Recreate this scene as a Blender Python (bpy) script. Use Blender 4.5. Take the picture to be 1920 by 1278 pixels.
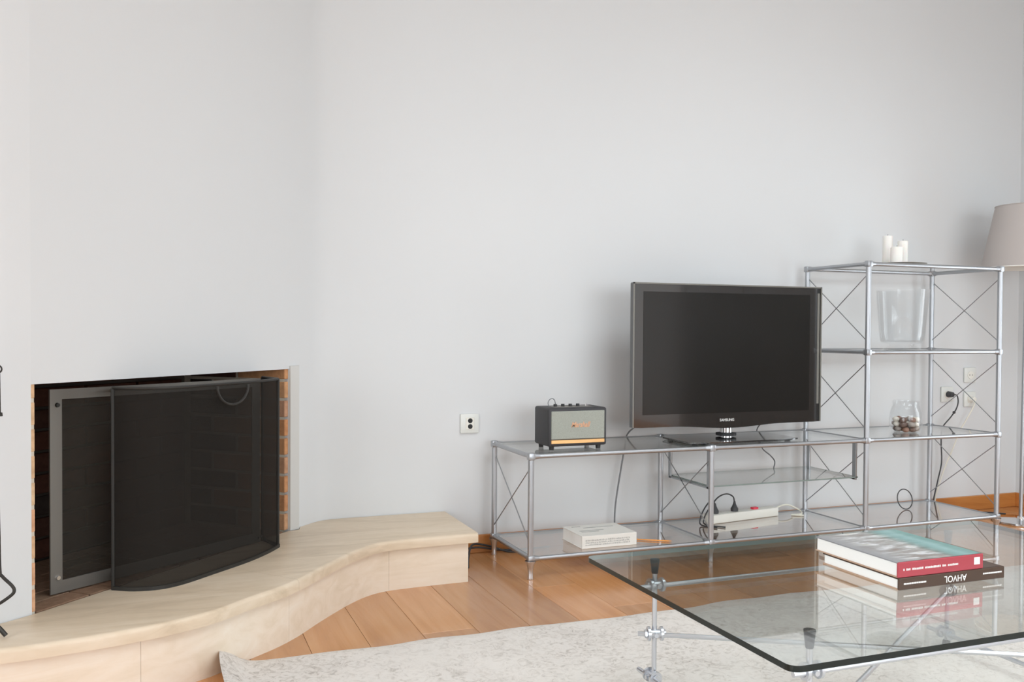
import bpy, bmesh, math, random
from mathutils import Vector, Matrix
random.seed(7)
scene = bpy.context.scene
C = scene.collection
for o in list(bpy.data.objects): bpy.data.objects.remove(o)

# ------------------------------------------------------------------ camera, world, light, exposure
cam_d = bpy.data.cameras.new('camera'); cam = bpy.data.objects.new('camera', cam_d); C.objects.link(cam)
F_PX, YAW, PITCH, ROLL = 1712.66, .3665, -.0196, .0059
Fv = Vector((math.sin(YAW)*math.cos(PITCH), math.cos(YAW)*math.cos(PITCH), math.sin(PITCH)))
Rv = Vector((math.cos(YAW), -math.sin(YAW), 0)); Uv = Rv.cross(Fv)
R2 = Rv*math.cos(ROLL) + Uv*math.sin(ROLL); U2 = Uv*math.cos(ROLL) - Rv*math.sin(ROLL)
m = Matrix((R2, U2, -Fv)).transposed().to_4x4(); m.translation = (0, 0, .972)
cam.matrix_world = m
cam_d.sensor_fit = 'HORIZONTAL'; cam_d.sensor_width = 36; cam_d.lens = F_PX/1920*36
cam_d.shift_y = (652.3-639)/1920; cam_d.clip_start = .02
scene.camera = cam

w = bpy.data.worlds.new('sky'); scene.world = w; w.use_nodes = True
bg = w.node_tree.nodes['Background']; bg.inputs[0].default_value = (.80, .90, 1, 1); bg.inputs[1].default_value = 2.0

def window_light(name, loc, rot, sx, sy, power, col):
    l = bpy.data.lights.new(name, 'AREA'); l.shape = 'RECTANGLE'; l.size = sx; l.size_y = sy
    l.energy = power; l.color = col
    o = bpy.data.objects.new(name, l); C.objects.link(o); o.location = loc; o.rotation_euler = rot
    return o
# daylight falling in from the sky by the garden window behind the camera
window_light('daylight_garden_window', (2.3, -3.35, 1.75), (math.radians(62), 0, 0), 4.4, 2.4, 235, (.925, .965, 1))
window_light('added_skylight_fill', (2.4, 1.1, 3.25), (0, 0, 0), 2.6, 1.6, 66, (.925, .965, 1))  # added fill from above for floor and rug; no roof window is known
window_light('daylight_right_window', (4.80, 2.35, .90), (math.radians(90), 0, math.radians(90)), 1.1, 1.5, 24, (.93, .97, 1))
window_light('daylight_left_window', (-2.75, .15, 1.25), (math.radians(80), 0, math.radians(-90)), 2.5, 1.9, 125, (.925, .965, 1))

vs = scene.view_settings
vs.view_transform = 'Standard'; vs.look = 'None'; vs.gamma = 1; vs.use_curve_mapping = False
vs.exposure = -0.16

# ------------------------------------------------------------------ materials
def srgb(r, g, b):
    f = lambda c: (c/255/12.92) if c/255 <= .04045 else ((c/255+.055)/1.055)**2.4
    return (f(r), f(g), f(b), 1)
MATS = {}
def mat(name, col, rough=.5, metal=0, spec=.5, coat=0):
    mt = bpy.data.materials.new(name); mt.use_nodes = True
    p = mt.node_tree.nodes['Principled BSDF']
    p.inputs['Base Color'].default_value = col; p.inputs['Roughness'].default_value = rough
    p.inputs['Metallic'].default_value = metal; p.inputs['Specular IOR Level'].default_value = spec
    p.inputs['Coat Weight'].default_value = coat
    MATS[name] = mt
    return mt
def nt(mt): return mt.node_tree.nodes, mt.node_tree.links, mt.node_tree.nodes['Principled BSDF']
def tex(mt, scale=(1, 1, 1), coord='Object'):
    n, l, p = nt(mt)
    tc = n.new('ShaderNodeTexCoord'); mp = n.new('ShaderNodeMapping'); mp.inputs['Scale'].default_value = scale
    l.new(tc.outputs[coord], mp.inputs[0]); return mp.outputs[0]
def noise(mt, vec, scale, detail=4, rough=.55, dist=0):
    n, l, p = nt(mt); q = n.new('ShaderNodeTexNoise')
    q.inputs['Scale'].default_value = scale; q.inputs['Detail'].default_value = detail
    q.inputs['Roughness'].default_value = rough; q.inputs['Distortion'].default_value = dist
    l.new(vec, q.inputs['Vector']); return q.outputs['Fac']
def ramp(mt, fac, stops, interp='LINEAR'):
    n, l, p = nt(mt); r = n.new('ShaderNodeValToRGB'); r.color_ramp.interpolation = interp
    e = r.color_ramp.elements
    while len(e) < len(stops): e.new(.5)
    for k, (pos, c) in enumerate(stops): e[k].position = pos; e[k].color = c
    l.new(fac, r.inputs[0]); return r.outputs[0]
def mixc(mt, fac, a, b, mode='MIX'):
    n, l, p = nt(mt); x = n.new('ShaderNodeMix'); x.data_type = 'RGBA'; x.blend_type = mode
    for sock, v in ((x.inputs[0], fac), (x.inputs[6], a), (x.inputs[7], b)):
        if hasattr(v, 'is_linked') or hasattr(v, 'links'): l.new(v, sock)
        else: sock.default_value = v
    return x.outputs[2]
def base(mt, col): n, l, p = nt(mt); l.new(col, p.inputs['Base Color'])
def bump(mt, h, strength=.2, dist=.002):
    n, l, p = nt(mt); b = n.new('ShaderNodeBump'); b.inputs['Strength'].default_value = strength
    b.inputs['Distance'].default_value = dist; l.new(h, b.inputs['Height']); l.new(b.outputs[0], p.inputs['Normal'])

# plaster
M_wall = mat('white_plaster', (.70, .697, .69, 1), .75, spec=.25)
v = tex(M_wall); bump(M_wall, noise(M_wall, v, 60, 3), .05, .002)
base(M_wall, ramp(M_wall, noise(M_wall, v, .7, 2), [(.3, (.685, .692, .697, 1)), (.7, (.705, .711, .715, 1))]))
M_ceil = mat('white_ceiling', (.82, .82, .81, 1), .8, spec=.2)
# floor wood
def wood(name, c0, c1, c2, rough, scale=(14, 1.1, 14), coord='Object'):
    mt = mat(name, c1, rough, spec=.5, coat=.25); n, l, p = nt(mt)
    p.inputs['Coat Roughness'].default_value = .12
    oi = n.new('ShaderNodeObjectInfo')
    tc = n.new('ShaderNodeTexCoord'); ad = n.new('ShaderNodeVectorMath'); ad.operation = 'ADD'
    sc = n.new('ShaderNodeVectorMath'); sc.operation = 'SCALE'; sc.inputs[3].default_value = 37
    cb = n.new('ShaderNodeCombineXYZ')
    for k in range(3): l.new(oi.outputs['Random'], cb.inputs[k])
    l.new(cb.outputs[0], sc.inputs[0]); l.new(tc.outputs[coord], ad.inputs[0]); l.new(sc.outputs[0], ad.inputs[1])
    mp = n.new('ShaderNodeMapping'); mp.inputs['Scale'].default_value = scale; l.new(ad.outputs[0], mp.inputs[0])
    g = noise(mt, mp.outputs[0], 1.6, 6, .6, .8)
    cg = ramp(mt, g, [(.25, c0), (.5, c1), (.78, c2)])
    tone = ramp(mt, oi.outputs['Random'], [(0, (.80, .80, .80, 1)), (.5, (1, 1, 1, 1)), (1, (1.16, 1.12, 1.08, 1))])
    base(mt, mixc(mt, 1.0, cg, tone, 'MULTIPLY'))
    return mt
M_floor = wood('oak_floor', srgb(186, 128, 80), srgb(202, 145, 95), srgb(212, 160, 112), .22)
M_gap = mat('floor_joint', srgb(134, 88, 54), .8)
M_base = wood('oak_baseboard', srgb(176, 110, 54), srgb(194, 127, 66), srgb(205, 142, 80), .35, (1.1, 14, 14))
# stone
def stone(name, c0, c1, c2, rough):
    mt = mat(name, c1, rough, spec=.4); n, l, p = nt(mt)
    v = tex(mt, (1, 1, 1)); mp = n.new('ShaderNodeMapping'); mp.inputs['Scale'].default_value = (1.2, 7, 9); mp.inputs['Rotation'].default_value = (0, 0, math.radians(-38))
    l.new(v, mp.inputs[0])
    a = noise(mt, mp.outputs[0], 1.6, 6, .6, 1.2); b = noise(mt, v, 30, 3)
    c = ramp(mt, a, [(.28, c0), (.5, c1), (.75, c2)])
    base(mt, mixc(mt, .10, c, ramp(mt, b, [(.3, c0), (.7, c2)])))
    return mt
M_slab_shaded = stone('limestone_top_shaded', srgb(198, 178, 152), srgb(217, 198, 173), srgb(228, 212, 191), .38)  # same stone as the riser, darkened: weaker light on top put into colour
M_riser = stone('limestone_riser', srgb(222, 205, 182), srgb(233, 218, 199), srgb(239, 228, 213), .5)
# bricks
def brick_mat(name, stops):
    mt = mat(name, stops[0][1], .85, spec=.2); n, l, p = nt(mt)
    oi = n.new('ShaderNodeObjectInfo'); c = ramp(mt, oi.outputs['Random'], stops)
    v = tex(mt); f = noise(mt, v, 45, 4)
    base(mt, mixc(mt, .55, c, ramp(mt, f, [(.35, (.55, .5, .48, 1)), (.65, (1, 1, 1, 1))]), 'MULTIPLY'))
    bump(mt, f, .5, .003); return mt
M_brick = brick_mat('orange_brick', [(0, srgb(204, 148, 104)), (.35, srgb(212, 164, 122)), (.6, srgb(196, 152, 124)), (.85, srgb(208, 148, 100)), (1, srgb(208, 172, 140))])
M_palebrick = brick_mat('pale_brick_edge', [(0, srgb(226, 196, 160)), (.5, srgb(222, 184, 146)), (1, srgb(224, 172, 136))])
M_soot = brick_mat('sooty_brick', [(0, srgb(74, 52, 44)), (.5, srgb(96, 60, 48)), (1, srgb(60, 52, 48))])
M_paver = brick_mat('hearth_paver', [(0, srgb(150, 122, 100)), (.5, srgb(166, 134, 112)), (1, srgb(138, 118, 98))])
M_mortar = mat('pale_mortar', srgb(206, 196, 180), .9, spec=.1)
M_mortsoot = mat('sooty_mortar', srgb(86, 78, 70), .95, spec=.1)
# metals and plastics
M_steel = mat('satin_steel', (.45, .46, .48, 1), .38, .9)
M_rod = mat('bright_rod', (.40, .415, .43, 1), .3, .95)
M_zinc = mat('zinc_clamp', (.66, .68, .72, 1), .3, .95)
M_chrome = mat('chrome', (.78, .78, .79, 1), .08, 1)
M_iron = mat('wrought_iron', srgb(62, 60, 57), .5, .6)
M_grey_metal = mat('grey_painted_metal', srgb(124, 120, 114), .42, .35)
M_dark_metal = mat('dark_bar', srgb(46, 44, 41), .5, .3)
M_black = mat('black_rubber', srgb(32, 32, 34), .55)
M_cord = mat('black_cord', srgb(58, 58, 60), .5)
M_gcord = mat('grey_cord', srgb(120, 121, 123), .5)
M_wcord = mat('white_cord', srgb(226, 222, 208), .5)
M_white = mat('white_plastic', srgb(232, 229, 220), .4)
M_ivory = mat('ivory_plastic', srgb(222, 223, 218), .4)
M_red = mat('red_switch', srgb(225, 60, 80), .35)
M_hole = mat('socket_hole', srgb(24, 24, 24), .6)
M_gloss = mat('piano_black', srgb(38, 36, 34), .10, spec=.9, coat=.6)
M_screen = mat('screen_panel', srgb(30, 29, 27), .13, spec=.5)
M_tvback = mat('television_shell', srgb(22, 22, 22), .4)
M_logo = mat('silver_print', srgb(226, 224, 220), .4)
M_clear = mat('smoky_acrylic', srgb(120, 118, 112), .1, spec=.8)
M_vinyl = mat('black_vinyl', srgb(52, 51, 53), .55)
v = tex(M_vinyl); bump(M_vinyl, noise(M_vinyl, v, 700, 2), .3, .0006)
M_grille = mat('grey_grille_cloth', srgb(160, 162, 152), .8)
v = tex(M_grille); base(M_grille, ramp(M_grille, noise(M_grille, v, 900, 2), [(.35, srgb(140, 142, 133)), (.65, srgb(170, 172, 162))]))
M_gold = mat('brushed_gold', srgb(236, 186, 128), .35, .75)
M_copper = mat('copper_logo', srgb(206, 158, 126), .4, .6)
M_shade = mat('grey_linen', srgb(186, 178, 174), .9, spec=.1)
v = tex(M_shade, (1, 1, 1)); bump(M_shade, noise(M_shade, v, 500, 2), .2, .001)
M_shade_in = mat('shade_lining', srgb(235, 232, 226), .9, spec=.1)
M_candle = mat('candle_wax', srgb(246, 242, 236), .5); nt(M_candle)[2].inputs['Subsurface Weight'].default_value = .15
M_dish = mat('pewter_dish', srgb(170, 168, 164), .35, .6)
M_wick = mat('candle_wick', srgb(60, 50, 44), .9)
M_page = mat('book_pages', srgb(248, 246, 242), .8, spec=.2)
v = tex(M_page, (1, 1, 260)); bump(M_page, noise(M_page, v, 4, 2), .25, .0008)
M_redcov = mat('red_cover', srgb(172, 64, 74), .45)
M_brown = mat('brown_cover', srgb(74, 54, 42), .4)
M_tan = mat('tan_board', srgb(190, 158, 134), .6)
M_paperwhite = mat('white_cover', srgb(232, 229, 222), .5)
M_greytext = mat('grey_print', srgb(176, 174, 170), .6)
M_whitetext = mat('white_print', srgb(244, 240, 236), .5)
M_orange = mat('orange_pencil', srgb(236, 160, 84), .4)
M_jute = mat('tan_cord', srgb(196, 166, 120), .8)
# printed photograph on the cover of the red book
M_cover = mat('photo_cover', srgb(150, 150, 152), .3, coat=.2)
n, l, p = nt(M_cover); v = tex(M_cover, (1, 1, 1), 'Generated'); sp = n.new('ShaderNodeSeparateXYZ'); l.new(v, sp.inputs[0])
ns = noise(M_cover, v, 3.2, 3); ad = n.new('ShaderNodeMath'); ad.operation = 'MULTIPLY_ADD'; ad.inputs[1].default_value = .16; l.new(ns, ad.inputs[0]); l.new(sp.outputs[0], ad.inputs[2])
cA = ramp(M_cover, ad.outputs[0], [(0, srgb(136, 136, 140)), (.42, srgb(156, 156, 154)), (.66, srgb(170, 176, 172)), (.72, srgb(86, 130, 122)), (.80, srgb(104, 152, 148)), (.92, srgb(130, 174, 172)), (1, srgb(98, 150, 144))])
st = tex(M_cover, (2.2, 9, 1), 'Generated'); nb = noise(M_cover, st, 1.7, 3)
cB = ramp(M_cover, nb, [(.36, srgb(120, 96, 84)), (.5, srgb(160, 158, 154)), (.62, srgb(236, 236, 238)), (.75, srgb(196, 190, 150))])
mk = ramp(M_cover, sp.outputs[0], [(.05, (0, 0, 0, 1)), (.3, (.75, .75, .75, 1)), (.6, (.6, .6, .6, 1)), (.74, (.05, .05, .05, 1))])
base(M_cover, mixc(M_cover, mk, cA, cB))
# rug
M_rug = mat('ivory_rug', srgb(232, 227, 220), .95, spec=.1); n, l, p = nt(M_rug)
v = tex(M_rug, (1, 1, 1))
big = noise(M_rug, v, 3.0, 4, .6, .6); fine = noise(M_rug, v, 34, 6, .74, 1.6); pile = noise(M_rug, v, 420, 2)
vein = ramp(M_rug, fine, [(.32, (.52, .50, .48, 1)), (.43, (.82, .80, .78, 1)), (.53, (1, 1, 1, 1))])
amt = ramp(M_rug, big, [(.36, (.3, .3, .3, 1)), (.62, (1, 1, 1, 1))])
basec = ramp(M_rug, big, [(.3, srgb(230, 224, 217)), (.7, srgb(222, 216, 210))])
base(M_rug, mixc(M_rug, 1.0, basec, mixc(M_rug, amt, (1, 1, 1, 1), vein), 'MULTIPLY'))
bump(M_rug, pile, .5, .002)
# glass: clear body, Fresnel mirror on every face
def glass(name, tint, ior=1.5, rough=0.0, gain=1.4):
    mt = bpy.data.materials.new(name); mt.use_nodes = True; n = mt.node_tree.nodes; l = mt.node_tree.links
    n.clear(); out = n.new('ShaderNodeOutputMaterial'); mx = n.new('ShaderNodeMixShader')
    tr = n.new('ShaderNodeBsdfTransparent'); tr.inputs[0].default_value = tint
    gl = n.new('ShaderNodeBsdfGlossy'); gl.inputs['Roughness'].default_value = rough; gl.inputs[0].default_value = (1, 1, 1, 1)
    fr = n.new('ShaderNodeFresnel'); ge = n.new('ShaderNodeNewGeometry'); mr = n.new('ShaderNodeMapRange')
    mr.inputs[3].default_value = ior; mr.inputs[4].default_value = 1/ior
    l.new(ge.outputs['Backfacing'], mr.inputs[0]); l.new(mr.outputs[0], fr.inputs[0])
    gm = n.new('ShaderNodeMath'); gm.operation = 'MULTIPLY'; gm.use_clamp = True; gm.inputs[1].default_value = gain
    l.new(fr.outputs[0], gm.inputs[0]); l.new(gm.outputs[0], mx.inputs[0]); l.new(tr.outputs[0], mx.inputs[1]); l.new(gl.outputs[0], mx.inputs[2])
    l.new(mx.outputs[0], out.inputs[0]); return mt
M_glass = glass('clear_plate_glass', (.955, .975, .965, 1), gain=1.45)
M_shelfglass = glass('shelf_glass', (.965, .98, .975, 1), 1.5, gain=1.2)
M_lowglass = glass('bottom_shelf_glass', (.965, .98, .975, 1), 1.5, gain=1.8)  # bottom shelves get a higher mirror gain than the other shelf glass
M_vessel = glass('blown_glass', (.996, .998, .998, 1))
n_ = M_vessel.node_tree.nodes; l_ = M_vessel.node_tree.links      # thin blown wall: mirror only towards the rim of the form
lw = n_.new('ShaderNodeLayerWeight'); lw.inputs[0].default_value = .5
pw = n_.new('ShaderNodeMath'); pw.operation = 'POWER'; pw.inputs[1].default_value = 3.2; l_.new(lw.outputs['Facing'], pw.inputs[0])
ml = n_.new('ShaderNodeMath'); ml.operation = 'MULTIPLY_ADD'; ml.inputs[1].default_value = .55; ml.inputs[2].default_value = .018; l_.new(pw.outputs[0], ml.inputs[0])
for q_ in n_:
    if q_.type == 'MIX_SHADER': l_.new(ml.outputs[0], q_.inputs[0])
M_pane = glass('window_glass', (.98, .99, .99, 1), 1.45)
M_gedge = mat('green_glass_edge', srgb(20, 28, 25), .2, spec=.4)
M_sedge = mat('shelf_glass_edge', srgb(120, 132, 128), .15, spec=.6)
# spark mesh: fine black wire cloth, most of it wire
def mesh_cloth(name, col, open_frac):
    mt = bpy.data.materials.new(name); mt.use_nodes = True; n = mt.node_tree.nodes; l = mt.node_tree.links
    p = n['Principled BSDF']; p.inputs['Base Color'].default_value = col; p.inputs['Roughness'].default_value = .9; p.inputs['Specular IOR Level'].default_value = .15
    mx = n.new('ShaderNodeMixShader'); tr = n.new('ShaderNodeBsdfTransparent'); mx.inputs[0].default_value = open_frac
    l.new(p.outputs[0], mx.inputs[1]); l.new(tr.outputs[0], mx.inputs[2]); l.new(mx.outputs[0], n['Material Output'].inputs[0]); return mt
M_mesh = mesh_cloth('black_wire_cloth', srgb(37, 34, 31), .22)
M_meshback = mesh_cloth('grey_wire_cloth', srgb(56, 53, 48), .32)
M_winframe = mat('window_frame_white', srgb(235, 234, 230), .4)
# pebbles
M_peb = [mat('pebble_white', srgb(226, 220, 208), .5), mat('pebble_brown', srgb(140, 106, 90), .5), mat('pebble_grey', srgb(160, 150, 142), .5), mat('pebble_dark', srgb(104, 82, 72), .5)]

# ------------------------------------------------------------------ mesh helpers
class MB:
    def __init__(s): s.bm = bmesh.new()
    def box(s, x0, x1, y0, y1, z0, z1, bev=0, seg=1):
        r = bmesh.ops.create_cube(s.bm, size=1); vv = r['verts']
        bmesh.ops.scale(s.bm, vec=(x1-x0, y1-y0, z1-z0), verts=vv); bmesh.ops.translate(s.bm, vec=((x0+x1)/2, (y0+y1)/2, (z0+z1)/2), verts=vv)
        if bev:
            ed = list({e for q in vv for e in q.link_edges}); bmesh.ops.bevel(s.bm, geom=ed, offset=bev, segments=seg, profile=.5, affect='EDGES')
        return s
    def cyl(s, a, b, r0, r1=None, n=12, cap=True):
        a = Vector(a); b = Vector(b); r1 = r0 if r1 is None else r1; d = b-a
        q = Vector((0, 0, 1)).rotation_difference(d.normalized())
        r = bmesh.ops.create_cone(s.bm, cap_ends=cap, segments=n, radius1=r0, radius2=r1, depth=d.length)
        bmesh.ops.transform(s.bm, matrix=Matrix.Translation((a+b)/2) @ q.to_matrix().to_4x4(), verts=r['verts']); return s
    def sphere(s, c, r, u=12, vv=8, sc=(1, 1, 1)):
        k = bmesh.ops.create_uvsphere(s.bm, u_segments=u, v_segments=vv, radius=r)
        bmesh.ops.transform(s.bm, matrix=Matrix.Translation(c) @ Matrix.Diagonal((*sc, 1)), verts=k['verts']); return s
    def lathe(s, prof, c=(0, 0, 0), n=32):
        c = Vector(c); rings = []
        for r, z in prof:
            if r < 1e-6: rings.append([s.bm.verts.new(c+Vector((0, 0, z)))])
            else: rings.append([s.bm.verts.new(c+Vector((r*math.cos(2*math.pi*k/n), r*math.sin(2*math.pi*k/n), z))) for k in range(n)])
        for A, B in zip(rings, rings[1:]):
            for k in range(n):
                f = [A[k % len(A)], A[(k+1) % len(A)], B[(k+1) % len(B)], B[k % len(B)]]
                f = list(dict.fromkeys(f))
                if len(f) > 2: s.bm.faces.new(f)
        return s
    def prism(s, pts, z0, z1):
        A = [s.bm.verts.new((x, y, z0)) for x, y in pts]; B = [s.bm.verts.new((x, y, z1)) for x, y in pts]; k = len(pts)
        for i in range(k): s.bm.faces.new((A[i], A[(i+1) % k], B[(i+1) % k], B[i]))
        s.bm.faces.new(B); s.bm.faces.new(A[::-1]); return s
    def prism_y(s, pts, y0, y1):
        A = [s.bm.verts.new((x, y0, z)) for x, z in pts]; B = [s.bm.verts.new((x, y1, z)) for x, z in pts]; k = len(pts)
        for i in range(k): s.bm.faces.new((A[i], A[(i+1) % k], B[(i+1) % k], B[i]))
        s.bm.faces.new(B); s.bm.faces.new(A[::-1]); return s
    def strip(s, path, z0, z1, th):
        """upright band along a plan path, th thick to its left"""
        off = offset(path, th); return s.prism(list(path)+off[::-1], z0, z1)
    def tube(s, pts, r, n=8, closed=False):
        P = [Vector(q) for q in pts]; k = len(P); rings = []; up = None
        for i in range(k):
            t = ((P[(i+1) % k]-P[i-1]) if closed else (P[min(i+1, k-1)]-P[max(i-1, 0)])).normalized()
            if up is None: up = t.orthogonal().normalized()
            up = (up-t*up.dot(t)).normalized(); w_ = t.cross(up)
            rings.append([s.bm.verts.new(P[i]+r*(math.cos(2*math.pi*j/n)*up+math.sin(2*math.pi*j/n)*w_)) for j in range(n)])
        for i in range(k if closed else k-1):
            A, B = rings[i], rings[(i+1) % k]
            for j in range(n): s.bm.faces.new((A[j], A[(j+1) % n], B[(j+1) % n], B[j]))
        if not closed: s.bm.faces.new(rings[0][::-1]); s.bm.faces.new(rings[-1])
        return s
    def quad(s, a, b, c, d): s.bm.faces.new([s.bm.verts.new(q) for q in (a, b, c, d)]); return s
    def mesh(s, name, org=(0, 0, 0), smooth=35):
        bmesh.ops.translate(s.bm, vec=-Vector(org), verts=s.bm.verts)
        bmesh.ops.recalc_face_normals(s.bm, faces=s.bm.faces)
        me = bpy.data.meshes.new(name); s.bm.to_mesh(me); s.bm.free()
        if smooth:
            me.polygons.foreach_set('use_smooth', [True]*len(me.polygons)); me.set_sharp_from_angle(angle=math.radians(smooth))
        return me
def offset(path, th):
    P = [Vector((x, y, 0)) for x, y in path]; out = []
    for i, q in enumerate(P):
        t = (P[min(i+1, len(P)-1)]-P[max(i-1, 0)]).normalized(); out.append((q.x-t.y*th, q.y+t.x*th))
    return out
def spline(pts, k=8):
    P = [Vector(q) for q in pts]; P = [2*P[0]-P[1]]+P+[2*P[-1]-P[-2]]; out = []
    for i in range(1, len(P)-2):
        a, b, c, d = P[i-1:i+3]
        for j in range(k):
            t = j/k; out.append(.5*((2*b)+(c-a)*t+(2*a-5*b+4*c-d)*t*t+(3*b-a-3*c+d)*t**3))
    out.append(P[-2]); return out
def spl2(pts, k=8): return [(q.x, q.y) for q in spline([(x, y, 0) for x, y in pts], k)]

ORG = {}
def root_of(o):
    while o.parent: o = o.parent
    return o
def tag(o, label, cat, group=None):
    o['label'] = label; o['category'] = cat
    if group: o['group'] = group
    return o
def thing(name, label, cat, loc, group=None):
    o = bpy.data.objects.new(name, None); C.objects.link(o); o.location = loc; o.empty_display_size = .05
    return tag(o, label, cat, group)
def part(name, mb, m, parent, label=None, smooth=35):
    me = mb.mesh(name, root_of(parent).location, smooth); me.materials.append(m)
    o = bpy.data.objects.new(name, me); C.objects.link(o); o.parent = parent
    if label: o['label'] = label
    return o
def single(name, mb, m, loc, label, cat, group=None, smooth=35):
    me = mb.mesh(name, loc, smooth); me.materials.append(m)
    o = bpy.data.objects.new(name, me); C.objects.link(o); o.location = loc
    return tag(o, label, cat, group)
def struct(name, mb, m, label=None, smooth=35):
    me = mb.mesh(name, (0, 0, 0), smooth); me.materials.append(m)
    o = bpy.data.objects.new(name, me); C.objects.link(o); o['kind'] = 'structure'
    if label: o['label'] = label
    return o
def shared(name, me, parent, loc, rotz=0):
    """a piece that shares mesh data; loc in world space"""
    o = bpy.data.objects.new(name, me); C.objects.link(o); o.parent = parent
    o.location = Vector(loc)-Vector(root_of(parent).location); o.rotation_euler = (0, 0, rotz); return o
def text(name, s, size, m, parent, loc, rot, ext=.0006, shear=0, sx=1, bold=0):
    cu = bpy.data.curves.new(name, 'FONT'); cu.body = s; cu.size = size; cu.extrude = ext; cu.shear = shear
    cu.align_x = 'CENTER'; cu.align_y = 'CENTER'; cu.offset = bold; cu.resolution_u = 3
    t = bpy.data.objects.new(name, cu); C.objects.link(t); bpy.context.view_layer.update()
    me = bpy.data.meshes.new_from_object(t.evaluated_get(bpy.context.evaluated_depsgraph_get()))
    bpy.data.objects.remove(t); me.materials.clear(); me.materials.append(m); me.name = name
    o = bpy.data.objects.new(name, me); C.objects.link(o); o.parent = parent
    o.location = Vector(loc)-Vector(root_of(parent).location); o.rotation_euler = rot; o.scale = (sx, 1, 1); return o

# ------------------------------------------------------------------ the room
XL, XR, YF, YB, HC = -2.3, 4.49, -2.5, 3.77, 2.95
Y_TOP = .19                                    # hearth level
WL = (-.331, 2.780); WR = (.461, 3.606)        # left and right edge of the fireplace opening
floor = struct('floor', MB().box(XL, XR, YF, YB+.1, -.06, -.009), M_gap, 'wooden plank floor')
PW = .178
k = 0
x = .42-PW*16
plank_me = {}
while x < XR:
    y = YF + random.uniform(-1.2, 0)
    while y < YB+.1:
        ln = random.choice((1.5, 1.9, 2.3)); y0 = max(y, YF); y1 = min(y+ln, YB+.1); x0 = max(x, XL); x1 = min(x+PW, XR)
        if y1-y0 > .1 and x1-x0 > .02:
            key = (round(x1-x0, 3), round(y1-y0, 3))
            if key not in plank_me:
                w_, h_ = x1-x0-.0012, y1-y0-.0012
                me = MB().box(-w_/2, w_/2, -h_/2, h_/2, -.0088, 0, .0007).mesh('plank', smooth=0); me.materials.append(M_floor); plank_me[key] = me
            shared('plank', plank_me[key], floor, ((x0+x1)/2, (y0+y1)/2, 0))
        y += ln
    x += PW
# back wall: straight run, soft bend, diagonal chimney face with the fireplace opening
bend = spl2([WR, (.500, 3.6465), (.543, 3.692), (.582, 3.731), (.625, 3.757), (.68, 3.768), (.76, 3.77)], 6)
right_run = bend + [(XR, YB)]
left_run = [(XL, 2.62)]+spl2([(-1.2, 2.62), (-.70, 2.625), (-.52, 2.655), (-.41, 2.716), WL], 6)
mbw = MB().strip(right_run, 0, HC, .08).strip(left_run, 0, HC, .08)
mbw.strip([WL, WR], .817, HC, .08).strip([WL, WR], 0, .17, .08)
struct('wall_back', mbw, M_wall, 'white plaster wall bending softly to a diagonal chimney face')
SY0, SY1, SZ0, SZ1 = 1.80, 2.90, .15, 1.65
struct('wall_right', MB().box(XR, XR+.1, YF-.1, SY0, -.06, HC).box(XR, XR+.1, SY1, YB+.1, -.06, HC).box(XR, XR+.1, SY0, SY1, -.06, SZ0).box(XR, XR+.1, SY0, SY1, SZ1, HC), M_wall)
# left wall, front wall (behind the camera) with the garden window
WX0, WX1, WZ0, WZ1 = .0, 4.2, .06, 2.25
struct('wall_front', MB().box(XL-.1, WX0, YF-.1, YF, -.06, HC).box(WX1, XR, YF-.1, YF, -.06, HC).box(WX0, WX1, YF-.1, YF, -.06, WZ0).box(WX0, WX1, YF-.1, YF, WZ1, HC), M_wall)
LY0, LY1, LZ0, LZ1 = -1.1, 1.4, .25, 2.15
struct('wall_left', MB().box(XL-.1, XL, YF, LY0, -.06, HC).box(XL-.1, XL, LY1, 2.8, -.06, HC).box(XL-.1, XL, LY0, LY1, -.06, LZ0).box(XL-.1, XL, LY0, LY1, LZ1, HC), M_wall)
KX0, KX1, KY0, KY1 = 1.1, 3.7, .3, 1.9      # added skylight above the coffee table, put in to brighten the floor
struct('ceiling', MB().box(XL-.1, KX0, YF-.1, YB+.1, HC, HC+.1).box(KX1, XR+.1, YF-.1, YB+.1, HC, HC+.1).box(KX0, KX1, YF-.1, KY0, HC, HC+.1).box(KX0, KX1, KY1, YB+.1, HC, HC+.1), M_ceil)
kf = MB().box(KX0, KX1, KY0, KY0+.06, HC+.02, HC+.08).box(KX0, KX1, KY1-.06, KY1, HC+.02, HC+.08)
for x_ in (KX0, (KX0+KX1)/2-.03, KX1-.06): kf.box(x_, x_+.06, KY0+.06, KY1-.06, HC+.02, HC+.08)
added_skylight = struct('added_skylight_frame', kf, M_winframe)
for x0_, x1_ in ((KX0+.06, (KX0+KX1)/2-.03), ((KX0+KX1)/2+.03, KX1-.06)): part('pane', MB().box(x0_, x1_, KY0+.06, KY1-.06, HC+.046, HC+.054), M_pane, added_skylight)
def window(name, axis, a0, a1, z0, z1, pos, n):
    fr = MB(); wd = (a1-a0)/n
    def bar(p0, p1, q0, q1):
        if axis == 'x': fr.box(p0, p1, pos-.03, pos+.03, q0, q1)
        else: fr.box(pos-.03, pos+.03, p0, p1, q0, q1)
    bar(a0, a1, z0, z0+.07); bar(a0, a1, z1-.07, z1)
    for i in range(n+1): c = min(max(a0+i*wd, a0+.035), a1-.035); bar(c-.035, c+.035, z0+.07, z1-.07)
    o = struct(name, fr, M_winframe)
    for i in range(n):
        p0, p1 = a0+i*wd+.035, a0+(i+1)*wd-.035; q = MB()
        if axis == 'x': q.box(p0, p1, pos-.004, pos+.004, z0+.07, z1-.07)
        else: q.box(pos-.004, pos+.004, p0, p1, z0+.07, z1-.07)
        part('pane', q, M_pane, o)
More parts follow.
